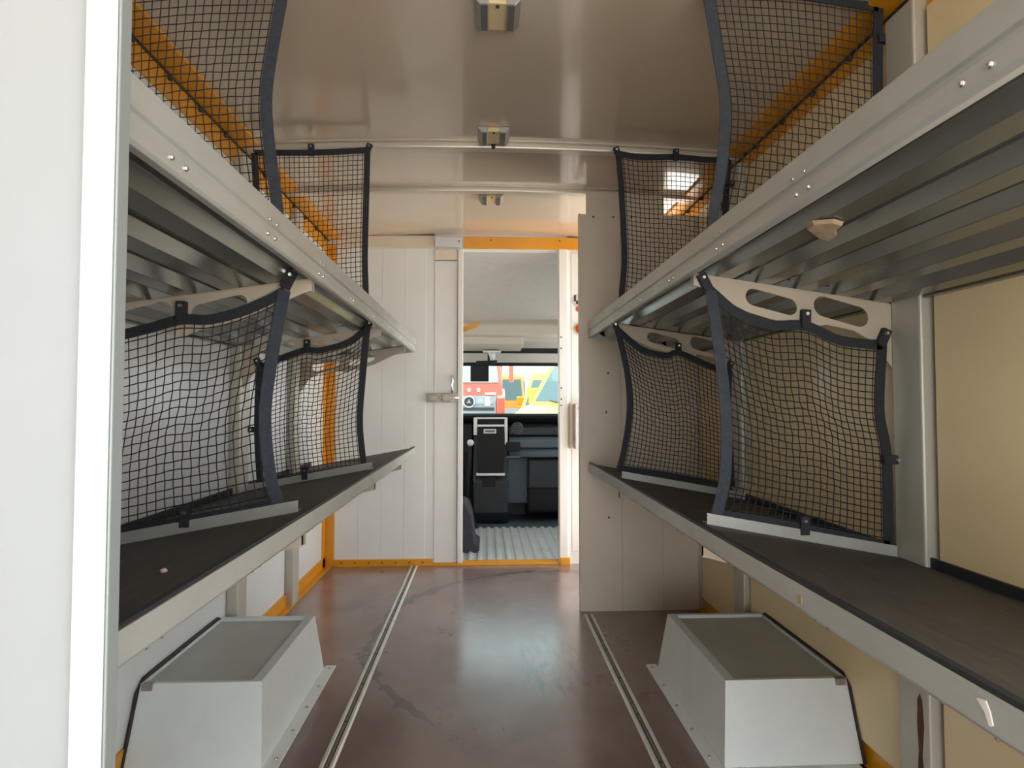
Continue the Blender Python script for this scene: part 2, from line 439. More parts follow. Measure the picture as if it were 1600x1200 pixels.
# sliding door, slid almost fully into its pocket on the left
d = thing('door_1', 'white sliding cab door pushed open to the left', 'door', (-0.23, YB, 0.0)); d['kind'] = 'structure'
MB().box(-0.80, -0.148, YB + 0.024, YB + 0.046, 0.02, 1.97).build('leaf', 'door_white', d, 0.002)
MB().box(-0.318, -0.176, YB - 0.004, YB + 0.022, 0.0165, 1.90).build('facing', 'door_white', d, 0.003)
MB().box(-0.172, -0.140, YB - 0.018, YB + 0.048, 0.0165, 1.974).build('edge_profile', 'door_white', d, 0.004)
h = MB().box(-0.315, -0.146, YB - 0.045, YB - 0.001, 1.982, 2.042).build('track_cover', 'box_grey', d, 0.004)
link('bolt', bolt_small, 'bolt_dark', h, loc=(-0.165, YB - 0.045, 2.015))
MB().box(-0.318, -0.176, YB - 0.012, YB + 0.0, 1.905, 1.972).build('cover_plate', 'panel_tan', d, 0.003)
lp = MB().box(-0.365, -0.158, YB - 0.012, YB - 0.004, 1.010, 1.066).build('latch_plate', 'latch_metal', d, 0.002)
MB().box(-0.350, -0.300, YB - 0.026, YB - 0.012, 1.020, 1.056).build('latch_block', 'latch_metal', lp, 0.003)
MB().box(-0.268, -0.216, YB - 0.030, YB - 0.012, 1.016, 1.060).build('latch_block', 'latch_metal', lp, 0.003)
MB().tube([(-0.29, YB - 0.020, 1.038), (-0.16, YB - 0.020, 1.038)], 0.006, 8).build('bolt_rod', 'rivet', lp, smooth=True)
MB().tube([(-0.205, YB - 0.01, 1.075), (-0.205, YB - 0.042, 1.082), (-0.205, YB - 0.046, 1.11), (-0.205, YB - 0.046, 1.145), (-0.205, YB - 0.042, 1.165), (-0.205, YB - 0.01, 1.172)], 0.009, 10).build('handle', 'chrome', d, smooth=True)

# right door jamb
j = struct('trim_10', MB().box(0.465, 0.52, YB - 0.018, YB + 0.055, 0.0, 2.005), 'door_white', 'white door jamb on the right of the cab doorway', 'trim', 0.004)
for z in (0.99, 1.03, 1.10, 1.35, 1.42): link('bolt', bolt_small, 'bolt_dark', j, loc=(0.478, YB - 0.018, z))
struct('trim_11', MB().box(0.470, 0.528, YB - 0.030, YB - 0.004, 0.0, 0.045), 'yellow', 'small yellow end piece at the foot of the door jamb', 'trim', 0.002)

# partition sheet on the right
pt_ = struct('wall_partition', MB().box(0.466, XR - 0.002, YP + 0.004, YP + 0.022, 0.0, 1.935), 'panel_tan', 'tan partition sheet at the end of the right shelves', 'partition')
for a, b in ((0.463, 0.663), (0.665, 0.862), (0.864, 1.040)):
    MB().box(a, b, YP, YP + 0.005, 0.0, 1.934).build('panel', 'panel_tan', pt_, 0.0015)
MB().box(0.497, 0.885, YP + 0.006, YP + 0.020, 1.930, 2.048).build('top_plate', 'panel_tan', pt_, 0.001)
MB().box(0.458, 0.468, YP - 0.004, YP + 0.026, 0.0, 1.936).build('edge_profile', 'panel_tan', pt_, 0.002)
for x in (0.53, 0.63, 0.72): link('screw', bolt_small, 'bolt_dark', pt_, loc=(x, YP, 1.92))
for x, z in ((0.60, 0.45), (0.90, 0.52), (0.59, 0.96), (0.60, 1.15)): link('screw', bolt_small, 'latch_metal', pt_, loc=(x, YP, z))
MB().prism([(1.040, 0.0), (1.072, 0.0), (1.072, 1.93), (1.040, 1.93)], 'y', YP - 0.006, YP + 0.004).build('corner_strip', 'alu_post', pt_, 0.002)

# rear panel beside the viewer
wrr = struct('wall_rear', MB().box(XL, -0.40, 0.604, 0.622, 0.0, ZC), 'near_white', 'white panel close by, beside the open rear door', 'wall')
MB().box(-0.402, -0.372, 0.598, 0.603, 0.0, ZC + 0.01).build('edge_facing', 'edge_white', wrr, 0.002)
MB().box(-0.401, -0.370, 0.6032, 0.622, 0.0, ZC + 0.01).build('edge_profile', 'edge_grey', wrr, 0.0015)

struct('rear_light_blocker', MB().box(XL, -0.40, YR + 0.01, YR + 0.04, 0.0, ZC), 'near_white', 'unseen white door leaf added behind the viewer to limit rear light', 'door')  # unseen leaf, added to hold back daylight from the rear opening
# ------------------------------------------------------------------ parcel shelves
rivet_x = {}
def shelf(name, side, xf, xw, y0, y1, zt, slope, upper, label, bracket_ys):
    """side -1 left, +1 right; u runs from the front edge towards the wall"""
    t = thing(name, label, 'shelf', (xf, (y0 + y1) / 2, zt), 'parcel shelves along the side walls')
    P = lambda u, w_: (xf + side * u, zt - slope * u + w_)
    W = abs(xw - xf)
    if upper:
        fp = [P(0.010, 0), P(0.0, -0.003), P(0.0, -0.040), P(0.005, -0.043), P(0.005, -0.050), P(0.0, -0.053), P(0.001, -0.076), P(0.006, -0.080),
              P(0.020, -0.077), P(0.020, -0.072), P(0.012, -0.071), P(0.012, -0.042), P(0.030, -0.040), P(0.030, -0.034), P(0.016, -0.034), P(0.016, 0.0)]
    else:
        fp = [P(0.016, 0), P(0.0, -0.003), P(-0.001, -0.040), P(0.006, -0.046), P(0.034, -0.050), P(0.034, -0.045), P(0.012, -0.038), P(0.012, -0.020), P(0.030, -0.014), P(0.030, -0.008), P(0.018, -0.006)]
    fe = MB().prism(fp, 'y', y0, y1).build('front_edge', 'alu_front', t, 0.0012)
    # deck of interlocking ribbed planks
    np_ = 5; w0 = 0.034; pw = (W - w0 - 0.012) / np_
    dz = -0.040 if upper else -0.012
    for k in range(np_):
        u0 = w0 + k * pw; g = 0.001
        a, b, c, e = u0 + g, u0 + pw * 0.34, u0 + pw * 0.48, u0 + pw * 0.86
        hh = 0.025
        top = [(a, 0), (b, 0), (c, -hh), (e, -hh), (u0 + pw - g, 0)]
        out = [P(u, dz + h_) for u, h_ in top] + [P(u, dz + h_ - 0.0035) for u, h_ in top[::-1]]
        MB().prism(out, 'y', y0 + 0.004, y1 - 0.004).build('plank', 'alu', t, 0.0015)
    if upper:   # thin top sheet
        MB().prism([P(w0, dz + 0.0005), P(W - 0.004, dz + 0.0005), P(W - 0.004, dz + 0.004), P(w0, dz + 0.004)], 'y', y0 + 0.004, y1 - 0.004).build('deck_sheet', 'alu', t)
        MB().prism([P(W - 0.012, dz - 0.03), P(W, dz - 0.03), P(W, dz + 0.02), P(W - 0.012, dz + 0.02)], 'y', y0, y1).build('rear_edge', 'alu', t, 0.001)
    else:
        mm = MB().prism([P(0.020, -0.011), P(W - 0.002, -0.011), P(W - 0.002, -0.003), P(0.020, -0.003)], 'y', y0 + 0.003, y1 - 0.003).build('mat', 'mat_dark', t)
        mm['label'] = 'dark ribbed anti-slip mat'
        MB().prism([P(0.001, -0.001), P(0.016, -0.0005), P(0.019, 0.003), P(0.012, 0.0055), P(0.002, 0.0035)], 'y', y0, y1).build('rubber_edge', 'rubber', t)
        MB().prism([P(W - 0.008, -0.004), P(W - 0.002, -0.004), P(W - 0.002, 0.022), P(W - 0.008, 0.020)], 'y', y0 + 0.003, y1 - 0.003).build('rear_upstand', 'rubber', t)
    # end cap
    lo = -0.080 if upper else -0.048
    MB().prism([P(0, -0.002), P(W, dz + 0.006), P(W, dz - 0.030), P(0.004, lo)], 'y', y1 - 0.003, y1).build('end_cap', 'alu_front', t)
    # rivets in pairs along the edge
    key = (side, upper)
    rm = MB().ball((0, 0, 0), 0.0042, 8, 5).mesh('rivet', smooth=True)
    y = y0 + 0.12
    while y < y1 - 0.05:
        for q in (0.0, 0.035):
            if upper:
                p = P(0.0, -0.064); link('rivet', rm, 'rivet', fe, loc=(p[0], y + q, p[1]))
                p = P(0.0015, -0.034)
                if int(y * 10) % 2 == 0: link('rivet', rm, 'bolt_dark', fe, loc=(p[0], y + q + 0.012, p[1]))
            else:
                p = P(0.020, -0.050); link('rivet', rm, 'rivet', fe, loc=(p[0], y + q, p[1]))
        y += 0.33
    # brackets
    for by in bracket_ys:
        if upper:
            u_end = W + 0.012 - 0.047
            top = lambda u: P(u, -0.0685)
            zt0 = lambda u, d_: (xf + side * u, zt - slope * u - 0.0685 - d_)
            ue = abs((XL + 0.045 if side < 0 else XR - 0.047) - xf)
            ol = [zt0(0.021, 0.0), zt0(ue, 0.0), zt0(ue, 0.165)]
            low = [(ue, 0.165), (ue - 0.045, 0.105), (ue - 0.10, 0.083), (ue - 0.17, 0.079), (ue - 0.215, 0.094), (ue - 0.235, 0.098), (ue - 0.26, 0.090),
                   (ue - 0.31, 0.087), (ue - 0.37, 0.078), (ue - 0.43, 0.058), (0.045, 0.034), (0.021, 0.030)]
            low = [(max(0.021, u), d_) for u, d_ in low]
            seen = []
            for p in low[1:]:
                if not seen or abs(p[0]-seen[-1][0]) > 1e-4 or abs(p[1]-seen[-1][1]) > 1e-4: seen.append(p)
            ol += [zt0(u, d_) for u, d_ in seen]
            def slot(u0, d0, u1, d1, r):
                pts = []; a0 = math.atan2(-(d1 - d0), (u1 - u0))
                for i in range(9): 
                    a = a0 + math.pi / 2 + math.pi * i / 8; pts.append((u0 + r * math.cos(a), d0 - r * math.sin(a)))
                for i in range(9):
                    a = a0 - math.pi / 2 + math.pi * i / 8; pts.append((u1 + r * math.cos(a), d1 - r * math.sin(a)))
                return [zt0(u, d_) for u, d_ in pts]
            holes = [slot(ue - 0.355, 0.038, ue - 0.265, 0.048, 0.0215), slot(ue - 0.175, 0.034, ue - 0.085, 0.046, 0.026)]
            br = plate('bracket', ol, holes, by, 0.004, 'bracket', t)
            q0 = zt0(0.021, -0.0); q1 = zt0(ue, 0.0)
            MB().prism([q0, q1, (q1[0], q1[1] - 0.003), (q0[0], q0[1] - 0.003)], 'y', by - 0.002, by + 0.022).build('top_flange', 'bracket', br)
            p = zt0(0.021, 0.0)
            MB().prism([p, (p[0], p[1] - 0.032), (p[0] + side*0.003, p[1] - 0.032), (p[0] + side*0.003, p[1])], 'y', by - 0.002, by + 0.016).build('tip_flange', 'bracket', br)
        else:
            zt0 = lambda u, d_: (xf + side * u, zt - slope * u - 0.050 - d_)
            ue = abs((XL + 0.045 if side < 0 else XR - 0.047) - xf)
            br = plate('bracket', [zt0(0.036, 0.0), zt0(ue, 0.0), zt0(ue, 0.11), zt0(ue - 0.14, 0.060), zt0(0.036, 0.034)], [], by, 0.004, 'bracket', t)
            MB().prism([zt0(0.036, 0.034), zt0(ue - 0.14, 0.060), zt0(ue - 0.14, 0.063), zt0(0.036, 0.037)], 'y', by - 0.002, by + 0.022).build('bottom_flange', 'bracket', br)
            MB().prism([zt0(0.036, 0.0), zt0(0.039, 0.0), zt0(0.039, 0.034), zt0(0.036, 0.034)], 'y', by - 0.002, by + 0.022).build('tip_flange', 'bracket', br)
    return t, P

BL, BR_ = [1.43, 2.345, 3.06], [1.446, 2.345]
SUL, PUL = shelf('parcel_shelf', -1, -0.395, XL + 0.012, 0.63, 3.36, 1.374, 0.145, True, 'upper aluminium parcel shelf on the left wall, seen from below', BL)
SUR, PUR = shelf('parcel_shelf', 1, 0.500, XR - 0.028, 0.43, 2.83, 1.400, 0.145, True, 'upper aluminium parcel shelf on the right wall, seen from below', BR_)
SLL, PLL = shelf('parcel_shelf', -1, -0.395, XL + 0.012, 0.63, 3.36, 0.757, 0.178, False, 'lower parcel shelf on the left wall with dark mat', BL)
SLR, PLR = shelf('parcel_shelf', 1, 0.500, XR - 0.028, 0.43, 2.83, 0.716, 0.178, False, 'lower parcel shelf on the right wall with dark mat', BR_)

def net_rail(t, P, side, y):
    a, b = P(0.045, -0.003), P(0.045, 0.024); c, e = P(0.525, -0.003), P(0.525, 0.024)
    MB().prism([a, c, e, b], 'y', y - 0.014, y - 0.011).build('net_rail', 'alu_front', t)
    MB().prism([a, c, (c[0], c[1] + 0.003), (a[0], a[1] + 0.003)], 'y', y - 0.011, y + 0.016).build('rail_foot', 'alu_front', t)
for y in BL[:2]: net_rail(SLL, PLL, -1, y)
for y in BR_: net_rail(SLR, PLR, 1, y)

# ------------------------------------------------------------------ nets
def dims(pts):
    L = 0
    for a, b in zip(pts, pts[1:]): L += math.hypot(a[0]-b[0], a[1]-b[1])
    return L
def net(label, y, top, side, bottom, outer, group, tabs, grey_side=True, pitch=0.0195):
    """four boundary curves in the X-Z plane at depth y: top and bottom run from the aisle to the wall, side and outer run from top to bottom"""
    y -= 0.008
    t = thing('parcel_net', label, 'net', (bottom[len(bottom)//2][0], y, bottom[len(bottom)//2][1]), group)
    ns = max(8, int(round(dims(top) / pitch))); nt_ = max(8, int(round(dims(side) / pitch)))
    SUB = 2
    NS, NT = ns * SUB + 1, nt_ * SUB + 1
    T, B = spline(top, NS), spline(bottom, NS); Lf, Rt = spline(side, NT), spline(outer, NT)
    seed = random.random() * 10
    def pos(i, j):
        s, q = i / (NS - 1), j / (NT - 1)
        p = (T[i] * (1 - q) + B[i] * q) + (Lf[j] * (1 - s) + Rt[j] * s) - (T[0] * (1-s)*(1-q) + T[-1] * s*(1-q) + B[0] * (1-s)*q + B[-1] * s*q)
        e = math.sin(math.pi * s) * math.sin(math.pi * q)
        wob = 0.0016 * math.sin(i * 1.7 + j * 0.9 + seed) * e
        return Vector((p.x + wob, y - 0.008 * e * (0.5 + 0.5 * math.sin(3 * s + seed)), p.y + 0.0016 * math.sin(i * 0.8 - j * 1.3 + seed) * e))
    G = [[pos(i, j) for j in range(NT)] for i in range(NS)]
    m_ = MB()
    r = 0.00135
    def strand(path):
        n0 = len(m_.v)
        for k, p in enumerate(path):
            tt = path[min(k+1, len(path)-1)] - path[max(k-1, 0)]
            a = Vector((-tt.z, 0, tt.x)).normalized() * r; yv = Vector((0, r, 0))
            m_.v += [tuple(p + a), tuple(p + yv), tuple(p - a), tuple(p - yv)]
        for k in range(len(path) - 1):
            for e in range(4):
                e2 = (e + 1) % 4; b0 = n0 + k * 4
                m_.f.append((b0 + e, b0 + e2, b0 + 4 + e2, b0 + 4 + e))
    for i in range(0, NS, SUB): strand(G[i])
    for j in range(0, NT, SUB): strand([G[i][j] for i in range(NS)])
    kr = 0.0029
    for i in range(SUB, NS - 1, SUB):
        for j in range(SUB, NT - 1, SUB):
            p = G[i][j]; n0 = len(m_.v)
            m_.v += [(p.x+kr, p.y, p.z), (p.x, p.y, p.z+kr), (p.x-kr, p.y, p.z), (p.x, p.y, p.z-kr), (p.x, p.y-kr*0.8, p.z), (p.x, p.y+kr*0.8, p.z)]
            for e in range(4): m_.f += [(n0+e, n0+(e+1) % 4, n0+4), (n0+(e+1) % 4, n0+e, n0+5)]
    me = bpy.data.meshes.new('netting')
    og = ORG[t.name]
    me.from_pydata([(p[0]-og[0], p[1]-og[1], p[2]-og[2]) for p in m_.v], [], m_.f); me.update()
    o = link('netting', me, 'net', t); o['kind'] = 'stuff'
    def ribbon(path, wd, mname, lab, yo=0.0):
        b = MB(); N_ = len(path); ct = sum(path, Vector((0, 0))) / N_; cc = Vector((og[0], (top[0][1] + bottom[0][1]) / 2))
        rows = []
        for k, p in enumerate(path):
            tt = (path[min(k+1, N_-1)] - path[max(k-1, 0)]).normalized(); nn = Vector((-tt.y, tt.x)) * wd / 2
            rows.append([(p.x+nn.x, y+yo-0.0016, p.y+nn.y), (p.x-nn.x, y+yo-0.0016, p.y-nn.y), (p.x-nn.x, y+yo+0.0016, p.y-nn.y), (p.x+nn.x, y+yo+0.0016, p.y+nn.y)])
        vs = [q for rw in rows for q in rw]; fs = [(0, 1, 2, 3), tuple((N_-1)*4 + i for i in (3, 2, 1, 0))]
        for k in range(N_ - 1):
            for e in range(4): fs.append((k*4+e, k*4+(e+1) % 4, (k+1)*4+(e+1) % 4, (k+1)*4+e))
        b.add(vs, fs); oo = b.build('webbing', mname, t, smooth=False)
        if lab: oo['label'] = lab
    ribbon(spline(top, 28), 0.024, 'webbing', None)
    ribbon(spline(bottom, 28), 0.026, 'webbing', None)
    ribbon(spline(side, 28), 0.028 if grey_side else 0.024, 'webbing_grey' if grey_side else 'webbing', 'blue-grey edge strap' if grey_side else None, -0.004)
    ribbon(spline(outer, 28), 0.026, 'webbing', None)
    for (x, z, dx, dz) in tabs:
        a = math.atan2(dx, dz)   # direction of the tab
        ca, sa = math.cos(a), math.sin(a)
        q = [(-0.011, -0.016), (0.011, -0.016), (0.011, 0.030), (-0.011, 0.030)]
        pts = [(x + u*ca + v*sa, z - u*sa + v*ca) for u, v in q]
        tb = MB().prism(pts, 'y', y - 0.010, y + 0.0058).build('tab', 'webbing', t, 0.001)
        cx, cz = x + 0.019*sa, z + 0.019*ca
        MB().disc((cx, y - 0.0099, cz), 0.0062, 'y', -0.004, 10, 0.35).build('rivet', 'rivet', tb, smooth=False)
    return t
gl, gu = 'black nets between the upper and lower shelves', 'black nets between the upper shelves and ceiling'
net('nearest left net between the two shelves, black with blue-grey strap', 1.43,
    [(-0.478, 1.270), (-0.511, 1.250), (-0.579, 1.220), (-0.653, 1.200), (-0.720, 1.199), (-0.801, 1.176), (-0.905, 1.150)],
    [(-0.478, 1.270), (-0.505, 1.109), (-0.519, 0.971), (-0.506, 0.834), (-0.486, 0.765)],
    [(-0.486, 0.765), (-0.586, 0.745), (-0.704, 0.723), (-0.864, 0.690), (-0.915, 0.682)],
    [(-0.905, 1.150), (-0.893, 0.985), (-0.905, 0.869), (-0.915, 0.682)], gl,
    [(-0.472, 1.290, 0.5, 1), (-0.717, 1.212, 0, 1), (-0.905, 1.160, -0.5, 1), (-0.700, 0.728, 0, 1)], pitch=0.022)
net('nearest right net between the two shelves, black with scalloped top', 1.446,
    [(0.561, 1.283), (0.629, 1.227), (0.711, 1.198), (0.802, 1.196), (0.892, 1.160), (1.000, 1.148)],
    [(0.561, 1.283), (0.579, 1.146), (0.595, 0.986), (0.592, 0.827), (0.569, 0.726)],
    [(0.569, 0.726), (0.671, 0.712), (0.785, 0.690), (0.899, 0.667), (1.007, 0.645)],
    [(1.000, 1.148), (0.990, 0.985), (1.006, 0.869), (1.007, 0.645)], gl,
    [(0.550, 1.297, -0.5, 1), (0.802, 1.206, 0.05, 1), (1.000, 1.160, 0.45, 1), (0.790, 0.692, 0, 1), (1.010, 0.860, 1, 0)])
net('far left net between the two shelves, smaller in view', 2.345,
    [(-0.464, 1.301), (-0.538, 1.242), (-0.650, 1.209), (-0.700, 1.212), (-0.798, 1.178), (-0.880, 1.140)],
    [(-0.464, 1.301), (-0.482, 1.078), (-0.490, 0.927), (-0.477, 0.789), (-0.469, 0.744)],
    [(-0.469, 0.744), (-0.571, 0.738), (-0.669, 0.722), (-0.768, 0.706), (-0.870, 0.686)],
    [(-0.880, 1.140), (-0.884, 0.978), (-0.882, 0.853), (-0.870, 0.686)], gl,
    [(-0.462, 1.300, 0.4, 1), (-0.697, 1.222, 0, 1), (-0.880, 1.150, -0.4, 1), (-0.700, 0.722, 0, 1), (-0.888, 0.90, -1, 0)], False)
net('far right net between the two shelves, beside the tan partition', 2.345,
    [(0.531, 1.299), (0.624, 1.222), (0.729, 1.194), (0.781, 1.205), (0.926, 1.145), (0.985, 1.135)],
    [(0.531, 1.299), (0.568, 1.131), (0.578, 0.977), (0.556, 0.823), (0.535, 0.742)],
    [(0.535, 0.742), (0.724, 0.715), (0.933, 0.675), (0.990, 0.665)],
    [(0.985, 1.135), (0.980, 0.978), (0.985, 0.853), (0.990, 0.665)], gl,
    [(0.529, 1.300, -0.4, 1), (0.778, 1.215, 0, 1), (0.985, 1.145, 0.4, 1)], False)
net('nearest left net above the upper shelf, reaching the ceiling', 1.43,
    [(-0.486, 2.030), (-0.700, 2.020), (-0.945, 1.990)], [(-0.486, 2.030), (-0.515, 1.850), (-0.527, 1.740), (-0.521, 1.640), (-0.496, 1.455), (-0.490, 1.335)],
    [(-0.490, 1.335), (-0.700, 1.306), (-0.935, 1.272)], [(-0.945, 1.990), (-0.935, 1.800), (-0.930, 1.600), (-0.935, 1.272)], gu, [], pitch=0.0205)
net('nearest right net above the upper shelf, reaching the ceiling', 1.460,
    [(0.566, 2.060), (0.800, 2.056), (1.020, 2.030)], [(0.566, 2.060), (0.588, 1.920), (0.609, 1.766), (0.600, 1.617), (0.577, 1.482), (0.572, 1.356)],
    [(0.572, 1.356), (0.800, 1.322), (1.010, 1.290)], [(1.020, 2.030), (1.014, 1.850), (1.012, 1.600), (1.010, 1.290)], gu, [(1.030, 1.945, 1, 0.1)])
net('far left net above the upper shelf, hung from the first crossbeam', 2.345,
    [(-0.469, 2.010), (-0.658, 1.997), (-0.912, 1.990)], [(-0.469, 2.010), (-0.472, 1.844), (-0.476, 1.587), (-0.472, 1.459), (-0.468, 1.332)],
    [(-0.468, 1.332), (-0.700, 1.298), (-0.900, 1.268)], [(-0.912, 1.990), (-0.902, 1.837), (-0.896, 1.600), (-0.900, 1.268)], gu, [(-0.470, 2.006, 0.4, 1), (-0.690, 1.998, 0, 1)], False)
net('far right net above the upper shelf, hung from the first crossbeam', 2.345,
    [(0.538, 2.016), (0.630, 2.003), (0.776, 2.006), (0.900, 1.998), (0.994, 2.000)], [(0.538, 2.016), (0.550, 1.861), (0.560, 1.599), (0.550, 1.455), (0.545, 1.362)],
    [(0.545, 1.362), (0.780, 1.326), (0.975, 1.298)], [(0.994, 2.000), (0.979, 1.802), (0.972, 1.600), (0.975, 1.298)], gu, [(0.538, 2.012, -0.4, 1), (0.776, 2.008, 0, 1), (0.985, 1.90, 1, 0)], False)

# ------------------------------------------------------------------ wheel arch boxes
def wheel_box(side, label, xw, xb, xt, y0, y1, fd):
    t = thing('wheel_arch_box', label, 'wheel arch', ((xw + xb) / 2, (y0 + y1) / 2, 0), 'moulded boxes over the wheels')
    H = 0.207; rim = 0.030; dep = 0.012
    xw2 = xw - side * 0.016
    bot = [(xw2, y0), (xb, y0), (xb, y1), (xw2, y1)]
    top = [(xw2 , y0 + fd), (xt, y0 + fd), (xt, y1 - 0.016), (xw2, y1 - 0.016)]
    xi = xt + side * rim; xn = xw2 - side * 0.035
    vs = [(x, y, 0.0) for x, y in bot] + [(x, y, H) for x, y in top]
    inn = [(xw2 - side*0.002, y0 + fd + 0.012), (xi, y0 + fd + 0.012), (xi, y1 - 0.016 - 0.018), (xw2 - side*0.002, y1 - 0.016 - 0.018)]
    vs += [(x, y, H) for x, y in inn] + [(x, y, H - dep) for x, y in inn]
    fs = [(0,1,5,4), (1,2,6,5), (2,3,7,6), (3,0,4,7), (4,5,9,8), (5,6,10,9), (6,7,11,10), (7,4,8,11), (8,9,13,12), (9,10,14,13), (10,11,15,14), (11,8,12,15), (12,13,14,15), (0,3,2,1)]
    MB().add(vs, fs).build('shell', 'wheelbox', t, 0.007, seg=3)
    MB().box(min(xi, xw2) + 0.002, max(xi, xw2) - 0.002, y0 + fd + 0.015, y1 - 0.037, H - dep - 0.002, H - dep + 0.0015).build('top_panel', 'wheelbox_top', t)
    f = 0.040
    fx0, fx1 = (xb - side * f), xw2
    fo = MB().box(min(xb, fx0), max(xb, fx0), y0 - f, y1 + 0.02, 0.0, 0.006).box(min(xb, xw2), max(xb, xw2), y0 - f, y0, 0.0, 0.006).build('flange', 'wheelbox', t, 0.002)
    bm_ = MB().disc((0, 0, 0), 0.006, 'z', 0.003, 8, 0.3).mesh('bolt')
    for k in range(5): link('bolt', bm_, 'latch_metal', fo, loc=(xb - side*0.022, y0 + 0.05 + k * (y1 - y0 - 0.06) / 4, 0.006))
    xs_ = xw2 + side * 0.004
    MB().tube([(xs_, y0 - 0.002, 0.0), (xs_, y0 + fd * 0.45, 0.10), (xs_, y0 + fd * 0.85, 0.185), (xs_, y0 + fd + 0.022, H + 0.004), (xs_, y0 + fd + 0.09, H + 0.006), (xs_, y1 - 0.05, H + 0.006), (xs_, y1 - 0.012, H - 0.01), (xs_, y1 - 0.002, 0.08), (xs_, y1 + 0.002, 0.0)], 0.005, 8).build('seal', 'seal_dark', t, smooth=True)
    MB().box(min(xn, xn + side*0.028), max(xn, xn + side*0.028), y0 + fd - 0.010, y0 + fd + 0.010, H - 0.016, H + 0.0012).build('notch', 'latch_metal', t)
wheel_box(-1, 'pale grey moulded wheel arch box on the left, by the floor rail', XL, -0.605, -0.637, 1.662, 2.285, 0.080)
wheel_box(1, 'pale grey moulded wheel arch box on the right, below the lower shelf', 1.062, 0.655, 0.690, 1.615, 2.240, 0.072)

# ------------------------------------------------------------------ floor rails
def rail(xc, y0, y1, label):
    t = thing('floor_rail', label, 'rail', (xc, (y0 + y1) / 2, 0), 'aluminium lashing rails in the floor')
    for s in (-1, 1):
        MB().prism([(xc + s*0.008, 0), (xc + s*0.008, 0.006), (xc + s*0.010, 0.008), (xc + s*0.017, 0.008), (xc + s*0.0215, 0.003), (xc + s*0.0215, 0)], 'y', y0, y1).build('lip', 'rail', t, 0.0006)
    MB().box(xc - 0.008, xc + 0.008, y0, y1, 0.0, 0.0022).build('groove', 'rail_groove', t)
    MB().box(xc - 0.0025, xc + 0.0025, y0, y1, 0.002, 0.0055).build('centre_ridge', 'latch_metal', t)
    sm = MB().disc((0, 0, 0), 0.0045, 'z', 0.0025, 8, 0.3).mesh('screw')
    for k in range(int((y1 - y0) / 0.25)): link('screw', sm, 'bolt_dark', t, loc=(xc, y0 + 0.1 + 0.25 * k, 0.0045))
rail(-0.434, 0.8, 3.68, 'aluminium lashing rail in floor running to the cab doorway side')
rail(0.490, 0.8, 2.80, 'aluminium lashing rail in floor ending at the partition')

# ------------------------------------------------------------------ ceiling lights
def ceiling_light(y0, label):
    xc = 0.032; z = ceil_z(xc)
    t = thing('ceiling_light', label, 'ceiling light', (xc, y0 + 0.055, z), 'small ceiling lights down the middle')
    MB().box(xc - 0.030, xc + 0.030, y0, y0 + 0.115, z - 0.018, z).build('base', 'lamp_amber', t, 0.004)
    for s in (-1, 1):
        c = MB().prism([(xc + s*0.022, z), (xc + s*0.024, z - 0.026), (xc + s*0.046, z - 0.026), (xc + s*0.062, z - 0.008), (xc + s*0.062, z)], 'y', y0 - 0.004, y0 + 0.112).build('end_clip', 'lamp_grey', t, 0.003)
        MB().box(xc + s*0.036 - 0.009, xc + s*0.036 + 0.009, y0 - 0.006, y0 + 0.100, z - 0.029, z - 0.024).build('clip_slot', 'lamp_dark', c, 0.001)
    MB().disc((xc, y0 + 0.012, z - 0.018), 0.005, 'z', -0.003, 8).build('screw', 'bolt_dark', t)
ceiling_light(1.515, 'nearest small ceiling light, cut by the upper frame edge')
ceiling_light(2.245, 'small ceiling light just in front of the first crossbeam')
ceiling_light(2.965, 'farthest small ceiling light behind the second crossbeam')
o = MB().ball((0.032, 2.372, 2.052), 0.011, 8, 6, (0.8, 0.8, 1.2)).build('cable_hook', 'black', None, smooth=True)
tag(o, 'small black hook on the first crossbeam', 'hook')

# ------------------------------------------------------------------ small things in the load space
t = thing('switch_box', 'grey switch box on the bulkhead beside the door jamb', 'switch box', (0.57, YB, 0.72))
MB().box(0.530, 0.66, YB - 0.030, YB - 0.004, 0.715, 1.008).build('back_plate', 'panel_tan', t, 0.006)
MB().box(0.556, 0.66, YB - 0.075, YB - 0.030, 0.72, 1.003).build('cover', 'box_grey', t, 0.006)
MB().add([(0.570, YB - 0.0762, 0.975), (0.584, YB - 0.0762, 0.982), (0.602, YB - 0.0762, 0.962), (0.606, YB - 0.0762, 0.940), (0.588, YB - 0.0762, 0.948)], [(0, 1, 2, 3, 4)]).build('purple_mark', 'purple', t)
t = thing('sticker', 'round white safety sticker with red edge on the bulkhead', 'sticker', (0.60, YB, 1.66))
MB().disc((0.592, YB - 0.004, 1.655), 0.045, 'y', -0.001, 24).build('disc', 'sticker_grey', t)
MB().box(0.575, 0.602, YB - 0.0062, YB - 0.0052, 1.632, 1.655).box(0.562, 0.575, YB - 0.0062, YB - 0.0052, 1.650, 1.690).build('pictogram', 'black', t)
MB().disc((0.590, YB - 0.005, 1.602), 0.018, 'y', -0.001, 12).build('red_dot', 'red', t)
t = thing('marker_lamp', 'small red and amber marker lamp on the bulkhead', 'lamp', (0.61, YB, 1.47))
MB().disc((0.604, YB - 0.004, 1.475), 0.034, 'y', -0.028, 16, 0.2).build('lens', 'red', t, 0.003)
MB().disc((0.604, YB - 0.0045, 1.475), 0.040, 'y', -0.006, 16).build('ring', 'lamp_amber', t)

